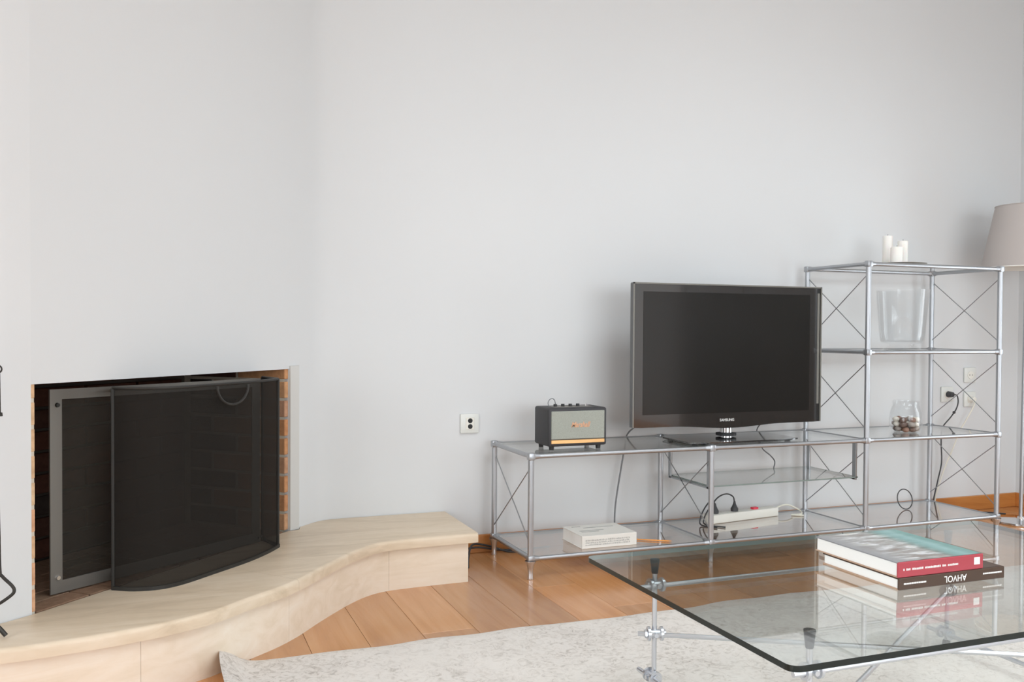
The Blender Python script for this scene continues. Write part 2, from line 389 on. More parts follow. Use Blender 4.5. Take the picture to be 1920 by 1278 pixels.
window('window_1', 'x', WX0, WX1, WZ0, WZ1, YF-.05, 5)
dr = struct('door_1', MB().box(XR-.045, XR, -.30, 1.62, 0, 2.12).box(XR-.055, XR, -.36, -.29, 0, 2.18).box(XR-.055, XR, 1.61, 1.68, 0, 2.18).box(XR-.055, XR, -.36, 1.68, 2.11, 2.18), wood('walnut_door', srgb(52, 38, 30), srgb(66, 48, 38), srgb(78, 58, 46), .45), 'dark walnut double door added in the right wall for the television to mirror')  # unseen door, added so the screen has something dark to mirror
for y0_, y1_ in ((-.24, .60), (.72, 1.56)):
    for z0_, z1_ in ((.15, .95), (1.05, 2.0)): part('door_panel', MB().box(XR-.056, XR-.044, y0_, y1_, z0_, z1_, .006), MATS['walnut_door'], dr)
part('door_handle', MB().cyl((XR-.045, .62, 1.03), (XR-.10, .62, 1.03), .009).cyl((XR-.095, .62, 1.03), (XR-.095, .50, 1.03), .008), MATS['chrome'], dr)
window('window_4', 'y', LY0, LY1, LZ0, LZ1, XL-.05, 3)
window('window_3', 'y', SY0, SY1, SZ0, SZ1, XR+.05, 2)
struct('baseboard_back', MB().box(1.11, XR-.016, YB-.016, YB, 0, .078, .003), M_base, 'low oak baseboard along the back wall')
struct('baseboard_right', MB().box(XR-.016, XR, YF, -.36, 0, .078, .003).box(XR-.016, XR, 1.68, YB, 0, .078, .003), M_base, 'low oak baseboard along the right wall')
jt = [WR, (.474, 3.599), (.500, 3.6215), (.505, 3.650), (.4995, 3.646)]
struct('trim_1', MB().prism([(.4612, 3.6055), (.466, 3.602), (.496, 3.6165), (.502, 3.622), (.5035, 3.649), (.4998, 3.6459)], Y_TOP, .829), mat('jamb_paint', srgb(206, 204, 200), .5), 'painted vertical edge strip beside the fireplace opening')

# ------------------------------------------------------------------ fireplace (brick firebox behind the opening)
T = Vector((WR[0]-WL[0], WR[1]-WL[1], 0)); OPW = T.length; T.normalize(); N = Vector((T.y, -T.x, 0))  # N points into the room
def tn(t, n_, z=0): q = Vector((*WL, 0))+T*t+N*n_; return Vector((q.x, q.y, z))
ANG = math.atan2(T.y, T.x)
fp = thing('fireplace', 'open brick-lined fireplace recessed in the white diagonal wall', 'fireplace', tn(OPW/2, -.25, Y_TOP))
D = .50; ZT = 1.02
def plan(*tns): return [tuple(tn(a, b)[:2]) for a, b in tns]
part('mortar', MB().prism(plan((OPW-.0195, -.006), (OPW-.0195, -D), (OPW+.06, -D), (OPW+.06, -.085)), .17, ZT), M_mortar, fp, 'pale mortar behind the right cheek')
part('mortar', MB().prism(plan((.0115, -.003), (.0115, -D), (-.06, -D), (-.06, -.085), (-.004, -.085), (-.004, -.003)), .17, ZT), M_mortar, fp)
part('firebox_back', MB().prism(plan((-.06, -D), (OPW+.06, -D), (OPW+.06, -D-.06), (-.06, -D-.06)), .17, ZT), M_mortsoot, fp, 'soot-darkened mortar of the back wall')
part('smoke_hood', MB().prism(plan((-.06, -.085), (OPW+.06, -.085), (OPW+.06, -D-.06), (-.06, -D-.06)), ZT, ZT+.04), M_mortsoot, fp)
part('firebox_floor', MB().prism(plan((.006, 0), (OPW-.006, 0), (OPW-.006, -D), (.006, -D)), .05, Y_TOP-.006), M_mortsoot, fp)
CH, JT = .0731, .011
def brick_mesh(ln, th, m):
    me = MB().box(-ln/2, ln/2, -th/2, th/2, -(CH-JT)/2, (CH-JT)/2, .002).mesh('brick', smooth=0); me.materials.append(m); return me
bm_cache = {}
def brick(t0, t1, n0, n1, z, m):
    """a brick filling t0..t1 along the face and n0..n1 in depth, bottom at z"""
    lt, ln = abs(t1-t0), abs(n1-n0)
    key = (round(lt, 3), round(ln, 3), m.name)
    if key not in bm_cache: bm_cache[key] = brick_mesh(lt, ln, m)
    shared('brick', bm_cache[key], fp, tn((t0+t1)/2, (n0+n1)/2, z+(CH-JT)/2), ANG)
for c in range(11):
    z = Y_TOP+.004+c*CH; half = c % 2
    # cheeks
    cuts = [0, .235, .475] if not half else [0, .112, .355, .475]
    for a, b in zip(cuts, cuts[1:]):
        m_ = M_brick if a == 0 else M_soot
        brick(OPW-.022, OPW, -.004-a, -.004-b+JT, z, M_brick if a < .13 else M_soot)
        brick(0.0, .0135, -.0015-a, -.0015-b+JT, z, M_palebrick if a == 0 else M_soot)
    # back
    cuts = [0.03]; x0 = .03-(.12 if half else 0)
    while x0 < OPW-.04:
        a = max(x0, .03); b = min(x0+.238, OPW-.035)
        if b-a > .03: brick(a, b-JT, -D, -D+.02, z, M_soot)
        x0 += .238
# pavers on the firebox floor, a right-angled basket pattern
pm = {}
def paver(t0, t1, n0, n1):
    lt, ln = t1-t0-.006, n1-n0-.006; key = (round(lt, 3), round(ln, 3))
    if key not in pm:
        me = MB().box(-lt/2, lt/2, -ln/2, ln/2, -.006, 0, .0015).mesh('paver', smooth=0); me.materials.append(M_paver); pm[key] = me
    shared('paver', pm[key], fp, tn((t0+t1)/2, (n0+n1)/2, Y_TOP), ANG)
cs = (OPW-.042)/6
for i in range(6):
    for j in range(3):
        t0 = .018+i*cs; n0 = -.005-(j+1)*.156
        if (i+j) % 2:
            paver(t0, t0+cs/2, n0, n0+.156); paver(t0+cs/2, t0+cs, n0, n0+.156)
        else:
            paver(t0, t0+cs, n0, n0+.078); paver(t0, t0+cs, n0+.078, n0+.156)

# ------------------------------------------------------------------ hearth
hearth = thing('hearth', 'raised cream limestone hearth with an S-curved front before the fireplace', 'hearth', (.35, 3.1, 0))
front = [(1.105, 3.328), (.97, 3.325), (.80, 3.312), (.715, 3.278), (.64, 3.212), (.566, 3.125), (.488, 3.025), (.41, 2.918), (.332, 2.832), (.226, 2.742), (.132, 2.657), (0, 2.588), (-.14, 2.547), (-.256, 2.525), (-.37, 2.512), (-.7, 2.50), (-1.15, 2.50)]
fs = spl2(front, 6)
def cut_by_x(path, xa, xb): return [q for q in path if xb <= q[0] <= xa]
# upright riser stones
def yat(path, x_):
    c = sorted(path, key=lambda q: q[0]); x_ = min(max(x_, c[0][0]), c[-1][0])
    for p0, p1 in zip(c, c[1:]):
        if p0[0] <= x_ <= p1[0]: return p0[1]+(p1[1]-p0[1])*(x_-p0[0])/max(p1[0]-p0[0], 1e-6)
riser_cuts = [1.105, .79, .375, -.05, -.56, -1.15]
for a, b in zip(riser_cuts, riser_cuts[1:]):
    seg = [q for q in fs if b+.001 < q[0] < a-.001]
    seg = [(a-.0004, yat(fs, a-.0004))]+seg+[(b+.0004, yat(fs, b+.0004))]
    part('riser_stone', MB().strip(offset(seg, -.008)[::-1], 0, Y_TOP-.036, .03), M_riser, hearth)
part('riser_stone', MB().box(1.078, 1.105, 3.36, 3.752, 0, Y_TOP-.036), M_riser, hearth)
# top slabs with a rounded nose, following the wall behind
nose = offset(fs, .012)
back_pts = [(q[0]+.002, q[1]-.004) for q in left_run if -1.15 < q[0] < -.34]
wall_back_line = [(q[0]-.002, q[1]-.004) for q in bend]
def slab_outline():
    fr = [(1.139, 3.318)]+[q for q in nose if q[0] < 1.10]
    bk = back_pts + [tuple(tn(.003, .004)[:2]), tuple(tn(.10, .004)[:2]), tuple(tn(OPW-.004, .004)[:2])]
    bk += [(.468, 3.596), (.502, 3.612), (.5085, 3.646)] + [q for q in wall_back_line if q[0] > .512] + [(1.139, 3.765)]
    return fr, bk
fr, bk = slab_outline()
def slab(mb, pts, nfront, z0, z1, r=.012):
    """plan polygon (pts, first nfront = exposed nose) with a quarter-round upper edge on the nose"""
    bm = mb.bm; rings = []
    inner = lambda d: [tuple(q) for q in (offset(pts[:nfront], -d)) ]
    levels = [(z0, 0), (z1-r, 0), (z1-r*.62, r*.08), (z1-r*.3, r*.3), (z1-r*.08, r*.65), (z1, r)]
    for z, d in levels:
        fr_ = inner(d) if d else pts[:nfront]
        rings.append([bm.verts.new((x_, y_, z)) for x_, y_ in fr_+pts[nfront:]])
    kk = len(pts)
    for A, B in zip(rings, rings[1:]):
        for i in range(kk): bm.faces.new((A[i], A[(i+1) % kk], B[(i+1) % kk], B[i]))
    bm.faces.new(rings[-1]); bm.faces.new(rings[0][::-1])
# split the top in three slabs
def split(xa, xb, tan_back):
    f = [q for q in fr if xb+.001 <= q[0] <= xa]; return f
def yfront(x_):
    c = sorted(nose, key=lambda q: q[0])
    for p0, p1 in zip(c, c[1:]):
        if p0[0] <= x_ <= p1[0]: return p0[1]+(p1[1]-p0[1])*(x_-p0[0])/max(p1[0]-p0[0], 1e-6)
s1f = [(.40+.0008, yfront(.4008))] ; s1f = [q for q in fr if q[0] > .4008]+s1f
s1b = [tuple(tn(.62, .004)[:2]), ] + bk[bk.index(tuple(tn(OPW-.004, .004)[:2])):]
m1 = MB(); slab(m1, s1f+s1b, len(s1f), Y_TOP-.036, Y_TOP); part('top_slab', m1, M_slab_shaded, hearth)
s2f = [(.40+.0002, yfront(.4002))]+[q for q in fr if q[0] < .3995]
s2b = back_pts+[tuple(tn(.003, .004)[:2]), tuple(tn(.6195, .004)[:2])]
m2 = MB(); slab(m2, s2f+s2b, len(s2f), Y_TOP-.036, Y_TOP); part('top_slab', m2, M_slab_shaded, hearth)

# ------------------------------------------------------------------ fireplace screen
Z0 = Y_TOP; SA = Vector((-.302, 2.945, 0)); SB = Vector((.335, 3.430, 0)); SH = .792
scr = thing('fireplace_screen', 'black mesh fireplace screen with a bowed front and grey metal frame', 'fireplace screen', (.05, 3.05, Z0))
sd = (SB-SA).normalized(); sn = Vector((sd.y, -sd.x, 0)); SL = (SB-SA).length
def flatbox(mb, a, b, z0, z1, th):
    p0 = SA+sd*a; p1 = SA+sd*b; o_ = sn*th
    mb.prism([(p0.x, p0.y), (p1.x, p1.y), (p1.x-o_.x, p1.y-o_.y), (p0.x-o_.x, p0.y-o_.y)], z0, z1); return mb
fw = .037
part('frame_bar', flatbox(MB(), 0, SL, SH-.030, SH, .006), M_grey_metal, scr)
part('frame_bar', flatbox(MB(), 0, SL, Z0+.004, Z0+.040, .006), M_grey_metal, scr)
part('frame_bar', flatbox(MB(), 0, fw, Z0+.040, SH-.030, .006), M_grey_metal, scr)
part('frame_bar', flatbox(MB(), SL-fw, SL, Z0+.040, SH-.030, .006), M_grey_metal, scr)
back_mesh = MB(); p0 = SA+sd*fw-sn*.003; p1 = SA+sd*(SL-fw)-sn*.003
back_mesh.quad((p0.x, p0.y, Z0+.04), (p1.x, p1.y, Z0+.04), (p1.x, p1.y, SH-.03), (p0.x, p0.y, SH-.03)); part('mesh_panel', back_mesh, M_meshback, scr)
for zz in (SH-.046, Z0+.05):
    q = SA+sd*.022; part('screw', MB().cyl((q.x, q.y, zz), (q.x+sn.x*.006, q.y+sn.y*.006, zz), .007, .006, 10), M_chrome if zz < .5 else M_dark_metal, scr)
curve = spl2([(-.136, 2.960), (-.075, 2.925), (-.005, 2.920), (.06, 2.955), (.150, 3.043), (.265, 3.160), (.340, 3.258), (.388, 3.338)], 5)
def sheet(path, z0, z1):
    mb = MB(); v0 = [mb.bm.verts.new((x_, y_, z0)) for x_, y_ in path]; v1 = [mb.bm.verts.new((x_, y_, z1)) for x_, y_ in path]
    for i in range(len(path)-1): mb.bm.faces.new((v0[i], v0[i+1], v1[i+1], v1[i]))
    return mb
part('bowed_mesh', sheet(curve, Z0+.006, SH), M_mesh, scr)
wing = [(.388, 3.338), (.346, 3.464)]
part('side_mesh', sheet(wing, Z0+.006, SH), M_mesh, scr)
zt = SH+.001
part('top_rail', MB().tube([(x_, y_, zt) for x_, y_ in curve], .005), M_dark_metal, scr)
part('bottom_rail', MB().strip(curve, Z0, Z0+.012, -.006), M_dark_metal, scr)
part('bottom_rail', MB().strip(wing, Z0, Z0+.012, -.008), M_dark_metal, scr)
part('top_rail', MB().tube([(x_, y_, zt) for x_, y_ in wing], .005), M_dark_metal, scr)
for x_, y_ in (curve[0], curve[-1], wing[1]):
    part('upright', MB().cyl((x_, y_, Z0), (x_, y_, SH), .0055, n=8), M_dark_metal, scr)
fl = SA+sd*.20
for zz in (Z0+.02, SH-.012): part('strut', MB().cyl((curve[0][0], curve[0][1], zz), (fl.x, fl.y, zz), .004, n=6), M_dark_metal, scr)
fl2 = SB-sd*.01
for zz in (Z0+.02, SH-.012): part('strut', MB().cyl((wing[1][0], wing[1][1], zz), (fl2.x, fl2.y, zz), .004, n=6), M_dark_metal, scr)
# hanging loop handle on the bowed front
h0 = Vector((.158, 3.040, SH-.004)); h1 = Vector((.262, 3.146, SH-.004)); hd = (h1-h0); hn = Vector((hd.y, -hd.x, 0)).normalized()
loop = [h0+hd*(.5-.5*math.cos(math.pi*i/14))+Vector((0, 0, -.062*math.sin(math.pi*i/14)))+hn*.010 for i in range(15)]
part('handle', MB().tube(loop, .0042, 8), M_dark_metal, scr)

# ------------------------------------------------------------------ fire irons at the left edge
fi = thing('fire_iron_stand', 'wrought-iron fire tool stand on the hearth at the left edge', 'stand', (-.47, 2.59, Y_TOP))
part('pole', MB().cyl((-.47, 2.59, Y_TOP+.05), (-.47, 2.59, .93), .007), M_iron, fi)
part('finial', MB().sphere((-.47, 2.59, .945), .018), M_iron, fi)
for a, g_ in ((0, 1), (2.4, .72), (4.3, .72)):
    c_, s_ = math.cos(a)*g_, math.sin(a)*g_
    ends = [(-.47+c_*.0, 2.59+s_*.0, Y_TOP+.075), (-.47+c_*.055, 2.59+s_*.055, Y_TOP+.062), (-.47+c_*.085, 2.59+s_*.085, Y_TOP+.03), (-.47+c_*.103, 2.59+s_*.103, Y_TOP+.006)]
    part('leg', MB().tube(spline(ends, 5), .0058, 8), M_iron, fi)
part('hanger', MB().tube([(-.53, 2.58, .885), (-.47, 2.59, .895), (-.41, 2.64, .888), (-.396, 2.660, .876)], .0045), M_iron, fi)
pk = thing('fire_poker', 'dark iron fire poker with a bent hook hanging by the white wall', 'poker', (-.392, 2.665, .256))
part('handle', MB().cyl((-.394, 2.665, .752), (-.394, 2.665, .854), .0075, .0065), M_iron, pk)
part('eyelet', MB().tube([(-.394+.010*math.cos(a), 2.665, .864+.010*math.sin(a)) for a in [i*math.pi/6 for i in range(12)]], .0022, 6, True), M_iron, pk)
part('collar', MB().cyl((-.394, 2.665, .743), (-.394, 2.665, .752), .012, .011), M_iron, pk)
part('shaft', MB().tube(spline([(-.3955, 2.665, .745), (-.3955, 2.665, .60), (-.393, 2.665, .45), (-.391, 2.665, .345), (-.385, 2.664, .328), (-.3625, 2.655, .305), (-.3565, 2.653, .292), (-.363, 2.655, .280), (-.392, 2.665, .258), (-.41, 2.671, .25)], 6), .0042), M_iron, pk)

# ------------------------------------------------------------------ wall sockets
def socket(name, label, x_, z_, w_, h_, kind):
    t = thing(name, label, 'socket', (x_, YB, z_-h_/2), 'wall sockets')
    part('plate', MB().box(x_-w_/2, x_+w_/2, YB-.011, YB-.0005, z_-h_/2, z_+h_/2, .004, 2), M_ivory, t)
    if kind == 'two':
        part('insert', MB().box(x_-.019, x_+.019, YB-.0135, YB-.010, z_-.026, z_+.026, .003), M_white, t)
        for d in (-.0125, .0125): part('hole', MB().cyl((x_+.001, YB-.0145, z_+d), (x_+.001, YB-.0125, z_+d), .0105, n=16), M_hole, t)
    else:
        part('insert', MB().lathe([(.0205, 0), (.0205, .004), (.018, .004), (.018, .0)], (0, 0, 0)), M_white, t)
        o = t.children[-1]; o.rotation_euler = (math.radians(90), 0, 0); o.location = Vector((x_, YB-.0105, z_))-t.location+Matrix.Rotation(math.radians(90), 3, 'X') @ Vector(t.location)
socket('wall_socket', 'square ivory wall socket with two black holes left of the shelving', 1.249, .566, .084, .084, 'two')
def round_socket(label, x_, z_):
    t = thing('wall_socket', label, 'socket', (x_, YB, z_-.041), 'wall sockets')
    part('plate', MB().box(x_-.041, x_+.041, YB-.011, YB-.0005, z_-.041, z_+.041, .004, 2), M_ivory, t)
    ring = MB(); ring.cyl((x_, YB-.0145, z_), (x_, YB-.010, z_), .021, n=24); part('insert', ring, M_white, t)
    for d in (-.0095, .0095): part('hole', MB().cyl((x_+d, YB-.0155, z_), (x_+d, YB-.014, z_), .0026, n=8), M_hole, t)
round_socket('ivory wall socket with a black plug behind the tall shelf', 3.965, .640)
round_socket('upper ivory wall socket of the pair behind the tall shelf', 4.128, .742)
round_socket('lower ivory wall socket of the pair with a white cord', 4.128, .610)

# ------------------------------------------------------------------ shelving unit
XS = [1.342, 2.163, 2.984, 3.785]; YFR, YBK = 3.282, 3.700; ZB, ZS = .0812, .400
su = thing('shelving_unit', 'long chrome tube and glass shelving unit with a tall end bay', 'shelving', (2.56, 3.49, 0))
RP, RR = .0118, .0092
LV = [ZB, ZB+ZS, ZB+2*ZS, ZB+3*ZS]
foot_prof = [(.0105, 0), (.0115, .004), (.0105, .012), (.0105, .035), (.014, .055), (.021, .070), (.021, .074)]
for i, x_ in enumerate(XS):
    top = LV[3] if i >= 2 else LV[1]
    for y_ in (YFR, YBK):
        part('post', MB().cyl((x_, y_, LV[0]), (x_, y_, top), RP, n=14), M_steel, su)
        part('foot', MB().lathe(foot_prof, (x_, y_, 0), 16), M_zinc, su)
        for z_ in LV:
            if z_ > top+.01: continue
            c_ = MB().box(x_-.0142, x_+.0142, y_-.0142, y_+.0142, z_-.0142, z_+.0142, .005, 2)
            # short sleeves reaching into the tubes
            for dx in (-1, 1):
                if (dx < 0 and (i == 0 or (i == 2 and z_ > LV[1]+.01))) or (dx > 0 and i == 3) : continue
                c_.cyl((x_+dx*.012, y_, z_), (x_+dx*.034, y_, z_), .0128, .0098, 12)
            dy = 1 if y_ == YFR else -1
            c_.cyl((x_, y_+dy*.012, z_), (x_, y_+dy*.034, z_), .0128, .0098, 12)
            part('connector', c_, M_steel, su)
bays = [(0, 1, 0), (1, 2, 0), (2, 3, 0), (0, 1, 1), (1, 2, 1), (2, 3, 1), (2, 3, 2), (2, 3, 3)]
for a, b, lv in bays:
    z_ = LV[lv]
    for y_ in (YFR, YBK): part('rail', MB().cyl((XS[a]+.012, y_, z_), (XS[b]-.012, y_, z_), RR, n=12), M_steel, su)
for i, x_ in enumerate(XS):
    for lv in range(4 if i >= 2 else 2):
        part('rail', MB().cyl((x_, YFR+.012, LV[lv]), (x_, YBK-.012, LV[lv]), RR, n=12), M_steel, su)
    for lv in range(3 if i >= 2 else 1):
        z0, z1 = LV[lv]+.045, LV[lv+1]-.045
        for s_ in (0, 1):
            ya, yb = (YFR, YBK) if s_ else (YBK, YFR)
            part('brace', MB().cyl((x_+(.003 if s_ else -.003), ya, z0), (x_+(.003 if s_ else -.003), yb, z1), .0024, n=6), M_rod, su)
GT = .006
def pane(name, x0, x1, y0, y1, z0, z1, m, me_, parent):
    o = part(name, MB().box(x0, x1, y0, y1, z0, z1), m, parent, smooth=0)
    o.data.materials.append(me_)
    for f in o.data.polygons:
        if abs(f.normal.z) < .5: f.material_index = 1
    return o
for a, b, lv in bays:
    z_ = LV[lv]
    pane('glass_shelf', XS[a]+.0095, XS[b]-.0095, YFR+.0095, YBK-.0095, z_, z_+GT, M_lowglass if lv == 0 else M_shelfglass, M_sedge, su)
SHZ = [q+GT for q in LV]     # standing level of the four shelves
# small glass shelf hung under the middle bay
hs = pane('hanging_shelf', XS[1]+.012, 2.955, 3.300, 3.640, .311, .317, M_shelfglass, M_sedge, su)
for x_, y_ in ((XS[1]+.008, 3.312), (XS[1]+.008, 3.628), (2.945, 3.312), (2.945, 3.628)):
    part('hanger', MB().box(x_-.004, x_+.004, y_-.012, y_+.012, .302, LV[1]-.008, .001), M_rod, hs)
for x_ in (XS[1]+.008, 2.945):
    part('bearer', MB().box(x_-.004, x_+.004, 3.31, 3.63, .303, .3105), M_rod, hs)

# ------------------------------------------------------------------ television
TVX0, TVX1, TVY, TVZ0, TVZ1 = 1.876, 2.864, 3.45, .552, 1.180
tv = thing('television', 'large black flat-screen television on a glass pedestal base', 'television', (2.37, 3.48, SHZ[1]))
xc = (TVX0+TVX1)/2
part('back_shell', MB().box(TVX0+.03, TVX1-.03, TVY+.022, TVY+.078, TVZ0+.05, TVZ1-.04, .014, 2), M_tvback, tv)
# frame with a belly along the lower edge
low = [(TVX0, TVZ0+.006)]+[(TVX0+(TVX1-TVX0)*k_/24, TVZ0+.004-(.014*math.sin(math.pi*(k_/24-.2)/.6)**2 if .2 < k_/24 < .8 else 0)) for k_ in range(1, 24)]+[(TVX1, TVZ0+.006)]
part('bezel', MB().prism_y(low+[(TVX1, TVZ1-.004), (TVX1-.004, TVZ1), (TVX0+.004, TVZ1), (TVX0, TVZ1-.004)], TVY, TVY+.024), M_gloss, tv)
part('screen', MB().box(1.926, 2.797, TVY-.0012, TVY+.004, .611, 1.1415), M_screen, tv, 'dark switched-off screen')
part('side_strip', MB().box(TVX1-.024, TVX1-.012, TVY-.0012, TVY+.002, .64, 1.15), M_clear, tv, 'clear acrylic strip')
rim = MB()
for a in ((TVX0, TVX0+.006, TVZ0+.006, TVZ1), (TVX1-.006, TVX1, TVZ0+.006, TVZ1)): rim.box(a[0], a[1], TVY-.003, TVY, a[2], a[3])
rim.box(TVX0, TVX1, TVY-.003, TVY, TVZ1-.006, TVZ1)
part('rim', rim, M_clear, tv)
text('lettering', 'SAMSUNG', .0165, M_logo, tv, (2.352, TVY-.001, .578), (math.radians(90), 0, 0), sx=1.0, bold=.0002)
part('neck', MB().cyl((2.375, 3.49, SHZ[1]+.012), (2.375, 3.49, TVZ0+.03), .028, .026, 20).box(2.345, 2.405, 3.485, 3.515, TVZ0-.005, TVZ0+.05), M_chrome, tv)
part('neck_collar', MB().lathe([(.030, 0), (.046, .003), (.046, .013), (.030, .016)], (2.375, 3.49, SHZ[1]+.016), 24), M_black, tv)
bs = part('base', MB().prism([(2.09, 3.335), (2.15, 3.315), (2.60, 3.322), (2.655, 3.345), (2.655, 3.56), (2.61, 3.60), (2.13, 3.60), (2.09, 3.56)], SHZ[1]+.006, SHZ[1]+.0125), M_gloss, tv)
for x_, y_ in ((2.13, 3.36), (2.61, 3.36), (2.13, 3.56), (2.61, 3.56)):
    part('base_foot', MB().cyl((x_, y_, SHZ[1]), (x_, y_, SHZ[1]+.006), .013, n=12), M_black, bs)

# ------------------------------------------------------------------ loudspeaker
SX0, SX1, SY, SZ = 1.455, 1.717, 3.375, SHZ[1]
sp = thing('loudspeaker', 'small black amp-style speaker with a grey grille and gold strip', 'speaker', ((SX0+SX1)/2, SY+.075, SZ))
part('cabinet', MB().box(SX0, SX1, SY, SY+.150, SZ+.014, SZ+.170, .009, 3), M_vinyl, sp)
part('grille', MB().box(SX0+.012, SX1-.012, SY-.0035, SY+.004, SZ+.044, SZ+.158, .002), M_grille, sp)
part('gold_strip', MB().box(SX0+.012, SX1-.012, SY-.004, SY+.004, SZ+.0265, SZ+.041, .001), M_gold, sp)
text('lettering', 'Marshall', .030, M_copper, sp, ((SX0+SX1)/2+.008, SY-.0035, SZ+.101), (math.radians(90), 0, 0), .0012, .35, .82, .0008)
for x_, y_ in ((SX0+.022, SY+.02), (SX1-.03, SY+.02), (SX0+.022, SY+.128), (SX1-.03, SY+.128)):
    part('foot', MB().cyl((x_, y_, SZ), (x_, y_, SZ+.016), .0095, .011, 12), M_black, sp)
cp = part('control_panel', MB().box(SX0+.045, SX1-.045, SY+.045, SY+.105, SZ+.169, SZ+.1715, .001), M_grey_metal, sp)
for k_ in range(4):
    part('knob', MB().cyl((SX0+.062+k_*.034, SY+.075, SZ+.171), (SX0+.062+k_*.034, SY+.075, SZ+.181), .008, .0075, 14), M_black, cp)
part('switch', MB().cyl((SX1-.062, SY+.075, SZ+.171), (SX1-.058, SY+.075, SZ+.183), .003, n=8), M_chrome, cp)
part('cable_loop', MB().tube(spline([(SX0+.040, SY+.085, SZ+.168), (SX0+.036, SY+.09, SZ+.184), (SX0+.045, SY+.095, SZ+.198), (SX0+.060, SY+.10, SZ+.202), (SX0+.072, SY+.105, SZ+.194), (SX0+.078, SY+.108, SZ+.178), (SX0+.088, SY+.11, SZ+.1695)], 5), .0018, 6), M_gcord, sp)

# ------------------------------------------------------------------ book on the lower shelf, pencil, power strip
def book(name, label, x0, x1, y0, y1, z0, z1, cov_t, cov_s, bd=.003, spine='front', cov_b=None):
    """closed book lying flat, spine along the front edge (y0)"""
    t = thing(name, label, 'book', ((x0+x1)/2, (y0+y1)/2, z0))
    part('page_block', MB().box(x0+.003, x1-.003, y0+.004, y1-.004, z0+bd, z1-bd), M_page, t)
    part('back_cover', MB().box(x0, x1, y0, y1, z0, z0+bd, .0008), cov_b or cov_s, t)
    part('front_cover', MB().box(x0, x1, y0, y1, z1-bd, z1, .0008), cov_t, t)
    part('spine', MB().box(x0, x1, y0-.002, y0+.004, z0, z1, .0015), cov_s, t)
    return t
bz = SHZ[0]
lb = book('book', 'thick white book lying on the bottom glass shelf', 1.588, 1.838, 3.335, 3.53, bz, bz+.052, M_paperwhite, M_paperwhite)
pr_ = MB()
for k_ in range(44):
    x_ = 1.604+k_*.0046
    for zz in (.012, .021, .030): pr_.box(x_, x_+random.uniform(.0012, .0032), 3.3325, 3.3332, bz+zz, bz+zz+random.uniform(.004, .007))
part('spine_print', pr_, M_greytext, lb)
pr_ = MB()
for y_, x0_, x1_ in ((3.40, 1.62, 1.70), (3.42, 1.62, 1.73), (3.47, 1.66, 1.80), (3.50, 1.62, 1.66)): pr_.box(x0_, x1_, y_, y_+.009, bz+.0519, bz+.0524)
part('cover_print', pr_, M_greytext, lb)
single('pencil', MB().cyl((1.875, 3.40, bz+.004), (1.985, 3.33, bz+.004), .0032, n=6).cyl((1.985, 3.33, bz+.004), (1.998, 3.3217, bz+.004), .0032, .0008, 6), M_orange, (1.93, 3.365, bz), 'thin orange pencil beside the white book on the glass shelf', 'pencil')

ps = thing('power_strip', 'white power strip with a red switch on the bottom shelf', 'power strip', (2.53, 3.60, bz))
pd = Vector((2.765-2.335, 3.648-3.585, 0)); pl = pd.length; pd.normalize(); pa = math.atan2(pd.y, pd.x)
P0 = Vector((2.335, 3.585, bz))
def along(d, o_=0, z_=0): return P0+pd*d+Vector((-pd.y, pd.x, 0))*o_+Vector((0, 0, z_))
b_ = MB().box(0, pl, -.026, .026, 0, .042, .006, 2)
bmesh.ops.transform(b_.bm, matrix=Matrix.Translation(P0) @ Matrix.Rotation(pa, 4, 'Z'), verts=b_.bm.verts)
part('housing', b_, M_white, ps)
for d in (.055, .115, .175, .235): part('outlet', MB().lathe([(.0195, .0415), (.0195, .0428), (.0175, .0428), (.0165, .0418), (0, .0418)], along(d), 20), M_ivory, ps)
b_ = MB().box(.285, .318, -.011, .011, .040, .051, .002)
bmesh.ops.transform(b_.bm, matrix=Matrix.Translation(P0) @ Matrix.Rotation(pa, 4, 'Z'), verts=b_.bm.verts)
part('switch', b_, M_red, ps, 'red rocker switch')
part('cord', MB().tube(spline([along(pl-.004, 0, .022), along(pl+.03, .01, .034), along(pl+.09, .012, .040), along(pl+.14, .0, .022), along(pl+.155, -.02, .006), along(pl+.11, -.06, .005), along(pl+.06, -.05, .005), along(pl+.10, -.09, .005)], 7), .0042, 8), M_wcord, ps)
def plug(name, label, d, top, pts):
    t = thing(name, label, 'plug', along(d, 0, .043), 'plugs in the power strip')
    part('plug_body', MB().lathe([(0, 0), (.017, 0), (.018, .012), (.012, .022), (.007, .034), (.0045, .046)], along(d, 0, .0435), 14), M_cord, t)
    part('cord', MB().tube(spline([along(d, 0, .085)]+pts, 7), .0033, 8), M_cord, t)
plug('power_plug', 'black power plug nearest the red switch of the power strip', .175, .1, [along(.165, .0, .112), along(.125, .0, .128), along(.07, -.005, .118), along(.02, -.01, .08), along(-.015, -.015, .045), along(-.03, -.02, .012), along(-.02, -.05, .004), along(.02, -.11, .004)])
plug('power_plug', 'black power plug at the post end of the power strip', .055, .1, [along(.045, .0, .102), along(.02, -.004, .103), along(-.02, -.01, .07), along(-.045, -.014, .03), along(-.05, -.03, .005), along(-.02, -.10, .0045)])

